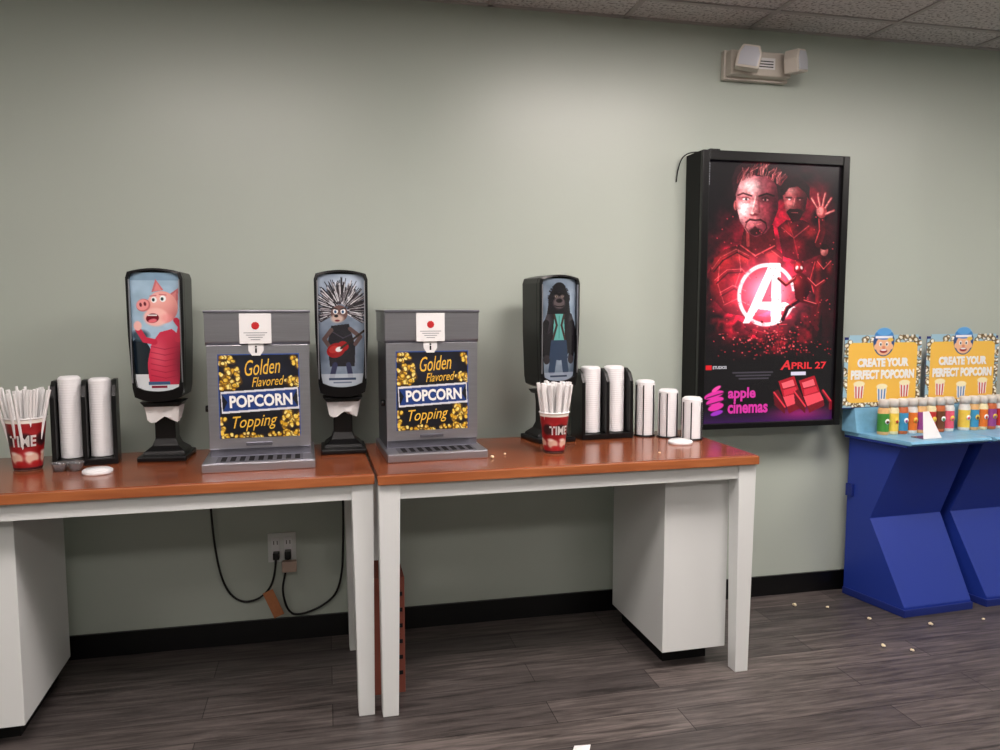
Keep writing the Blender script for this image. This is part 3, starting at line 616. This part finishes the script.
# ------------------------------------------------------------------ seasoning kiosks
def header_art():
    c=Cv(80,72,2.4,(160,198,216)); c.popcorn(0,7,80,72,320,7,2.3,cols=((250,248,235),(236,228,205),(255,255,252)))
    c.mix((np.maximum(abs(c.x-40)-30,0)**2+np.maximum(abs(c.y-41)-22,0)**2<24),(246,196,84))
    for cx,yy in ((17,52),(63,52),(40,55)):
        c.poly([(cx-5,yy),(cx+5,yy),(cx+4,yy+12),(cx-4,yy+12)],(240,240,235)); 
        for s in (-3.2,0,3.2): c.line(cx+s,yy+.5,cx+s*.8,yy+11.5,1.2,(206,40,40) if cx!=40 else (60,120,190))
        c.ell(cx,yy-1,5.6,2.6,(250,240,200))
    c.ell(40,14,10.6,12.5,(28,70,130)); c.ell(40,17,8.2,8.6,(242,190,150)); c.ell(32,18,1.8,2.4,(242,190,150)); c.ell(48,18,1.8,2.4,(242,190,150)); c.ell(40,7.2,9.4,4.4,(58,130,200)); c.ell(40,4.4,7.2,3.4,(96,166,226)); c.rect(31.4,8,48.6,10.4,(245,245,250)); c.ell(46.6,11.6,3,1.8,(240,200,90))
    c.ell(36.8,15.4,1.5,2,(255,255,255)); c.ell(43.2,15.4,1.5,2,(255,255,255)); c.ell(37,15.7,.8,1.1,(20,30,60)); c.ell(43,15.7,.8,1.1,(20,30,60)); c.ell(40,18.4,1.6,1.2,(226,140,110)); c.ell(40,21.6,3.8,1.9,(150,30,40)); c.ell(40,20.8,3.2,.8,(255,255,255))
    m=((c.y>7)&(c.x>1)&(c.x<79))&~((c.y<11)&((c.x<5)|(c.x>75)))
    m|=(np.hypot((c.x-40)/11,(c.y-12)/12)<1)
    c.mask=m; return c
HA=header_art()
shk_cols=[(70,146,60),(230,120,40),(112,66,40),(240,206,80),(150,70,140),(238,96,120),(60,146,190),(196,44,40)]
shk_mats=[mat('shaker_label_%d'%i,c,rough=.45,var=.1,vscale=60) for i,c in enumerate(shk_cols)]
shk_body=[mat('seasoning_%d'%i,c,rough=.3,var=.2,vscale=90) for i,c in enumerate([(226,180,120),(240,226,180),(196,104,60),(228,228,222)])]
cap_m=mat('cap_translucent',(222,216,208),rough=.3)
def kiosk(loc,rz,off):
    e=empty('popcorn_seasoning_kiosk',loc,rz)
    w=.385; d=.335
    def skew(o):
        for v in o.data.vertices:
            if v.co.x<w*.5: v.co.x-=.055*max(0,v.co.y)/d
        return o
    prof=[(0,0),(0,.045),(.20,.415),(.05,.79),(d,.79),(d,0)]
    skew(prism('body',prof,0,w,M_navy,e,'x',bevel=.003))
    skew(box('floor_plinth',-.006,w+.006,-.008,d,0,.035,M_navy2,e,bevel=.003))
    skew(box('rear_bracket',-.014,.01,d-.04,d-.005,.50,.56,M_navy2,e))
    skew(box('deck_board',-.028,w+.04,-.0,d,.79,.802,M_navy,e,bevel=.002))
    pts=[(-.02,.802),(-.032,.812),(-.02,.822),(d,.822),(d,.802)]
    skew(prism('deck_top',pts,-.03,w+.042,M_lblue,e,'x',bevel=.002))
    skew(prism('shelf_riser',[(.245,.822),(.265,.955),(d-.004,.955),(d-.004,.822)],-.05,w-.03,M_lblue,e,'x',bevel=.002))
    hx0,hx1=-.172,.288
    HA.panel('header_card',hx0,hx1,.945,1.328,d-.074,M_print,e)
    box('header_backing',hx0+.01,hx1-.01,d-.072,d-.068,.94,1.28,M_navy2,e)
    fx=lambda v:hx0+(hx1-hx0)*v/80; fz=lambda v:1.328-.383*v/72
    text('header_text_create','CREATE YOUR',fx(14),fx(66),fz(36),fz(28),d-.0765,M_txtw,e,bold=.06)
    text('header_text_perfect','PERFECT POPCORN',fx(8),fx(72),fz(47),fz(38.5),d-.0765,M_txtw,e,bold=.06)
    def shaker(i,x,y,z,s=1.0):
        r=.0235*s
        lathe('shaker_bottle_%d'%i,[(.001,z),(r*.92,z),(r,z+.006),(r,z+.105*s),(r*.8,z+.118*s),(r*.78,z+.12*s)],x,y,shk_body[(i+off)%4],e,seg=20)
        lathe('shaker_label_%d'%i,[(r+.0006,z+.016),(r+.0006,z+.092*s)],x,y,shk_mats[(i*3+off)%8],e,seg=20,cap=False)
        o=lathe('label_badge_%d'%i,[(.001,0),(.013,0),(.013,.001),(.001,.001)],0,0,[M_txtw,shk_mats[3]][i%2],e,seg=12)
        o.rotation_euler=(math.radians(90),0,0); o.location=(x,y-r-.001,z+.065)
        o=lathe('badge_icon_%d'%i,[(.001,0),(.007,0),(.007,.001),(.001,.001)],0,0,shk_mats[(i*5+2+off)%8],e,seg=10)
        o.rotation_euler=(math.radians(90),0,0); o.location=(x,y-r-.002,z+.062)
        lathe('shaker_cap_%d'%i,[(.001,z+.118*s),(r*.9,z+.118*s),(r*.92,z+.145*s),(r*.8,z+.152*s),(.001,z+.153*s)],x,y,cap_m,e,seg=20)
    for k in range(8): shaker(k,.005+k*.0545,.185,.822,1.1)
    return e
kiosk((2.572,-.392,0),math.radians(3),0)
kiosk((3.050,-.367,0),math.radians(3),3)
A=empty('acrylic_card_holder',(2.70,-.365,.822),math.radians(6))
mesh_obj('sloped_card',[(-.05,0,0),(.06,0,0),(.025,.045,.12),(-.01,.045,.12),(-.05,.002,0),(.06,.002,0),(.025,.047,.12),(-.01,.047,.12)],[(0,1,2,3),(4,5,6,7),(0,1,5,4),(1,2,6,5),(2,3,7,6),(3,0,4,7)],M_paper,A)
box('holder_foot',-.05,.06,0,.07,0,.003,M_clear,A)

# ------------------------------------------------------------------ popcorn litter & paper scrap
def kernels(name,pts):
    bm=bmesh.new(); R=random.Random(3)
    for (x,y,z,s) in pts:
        for k in range(4):
            mt=Matrix.Translation((x+R.uniform(-.5,.5)*s,y+R.uniform(-.5,.5)*s,z+s*.62+R.uniform(0,.3)*s))@Matrix.Diagonal((1,1,.85,1))
            bmesh.ops.create_icosphere(bm,subdivisions=1,radius=s*R.uniform(.5,.7),matrix=mt)
    for f in bm.faces: f.smooth=True
    me=bpy.data.meshes.new(name); bm.to_mesh(me); bm.free(); me.materials.append(M_pop); link(bpy.data.objects.new(name,me))
kernels('popcorn_litter',[(2.16,-.16,0,.012),(2.26,-.64,0,.011),(2.35,-.70,0,.009),(2.62,-.50,0,.012),(2.40,-.38,0,.010),(2.30,-.22,0,.008),(2.9,-.5,0,.009)])
kernels('popcorn_crumbs',[(.60,-.55,H2,.009),(.66,-.50,H2,.006),(1.25,-.60,H2,.005)])
mesh_obj('paper_scrap',[(.75,-1.075,.001),(.80,-1.095,.002),(.815,-1.065,.010),(.765,-1.05,.004),(.785,-1.07,.014)],[(0,1,4),(1,2,4),(2,3,4),(3,0,4)],M_paper)

# ------------------------------------------------------------------ world, camera
w=bpy.data.worlds.new('World'); scn.world=w; w.use_nodes=True
w.node_tree.nodes['Background'].inputs[0].default_value=(.8,.85,1,1); w.node_tree.nodes['Background'].inputs[1].default_value=.2
cam=bpy.data.cameras.new('camera'); cam.lens=27.72; cam.sensor_width=36; cam.clip_start=.05
co=bpy.data.objects.new('camera',cam); COL.objects.link(co); co.location=(0,-3.324,1.433); co.rotation_euler=(math.radians(90-5.2),0,math.radians(-12.8))
scn.camera=co
scn.view_settings.view_transform='Standard'
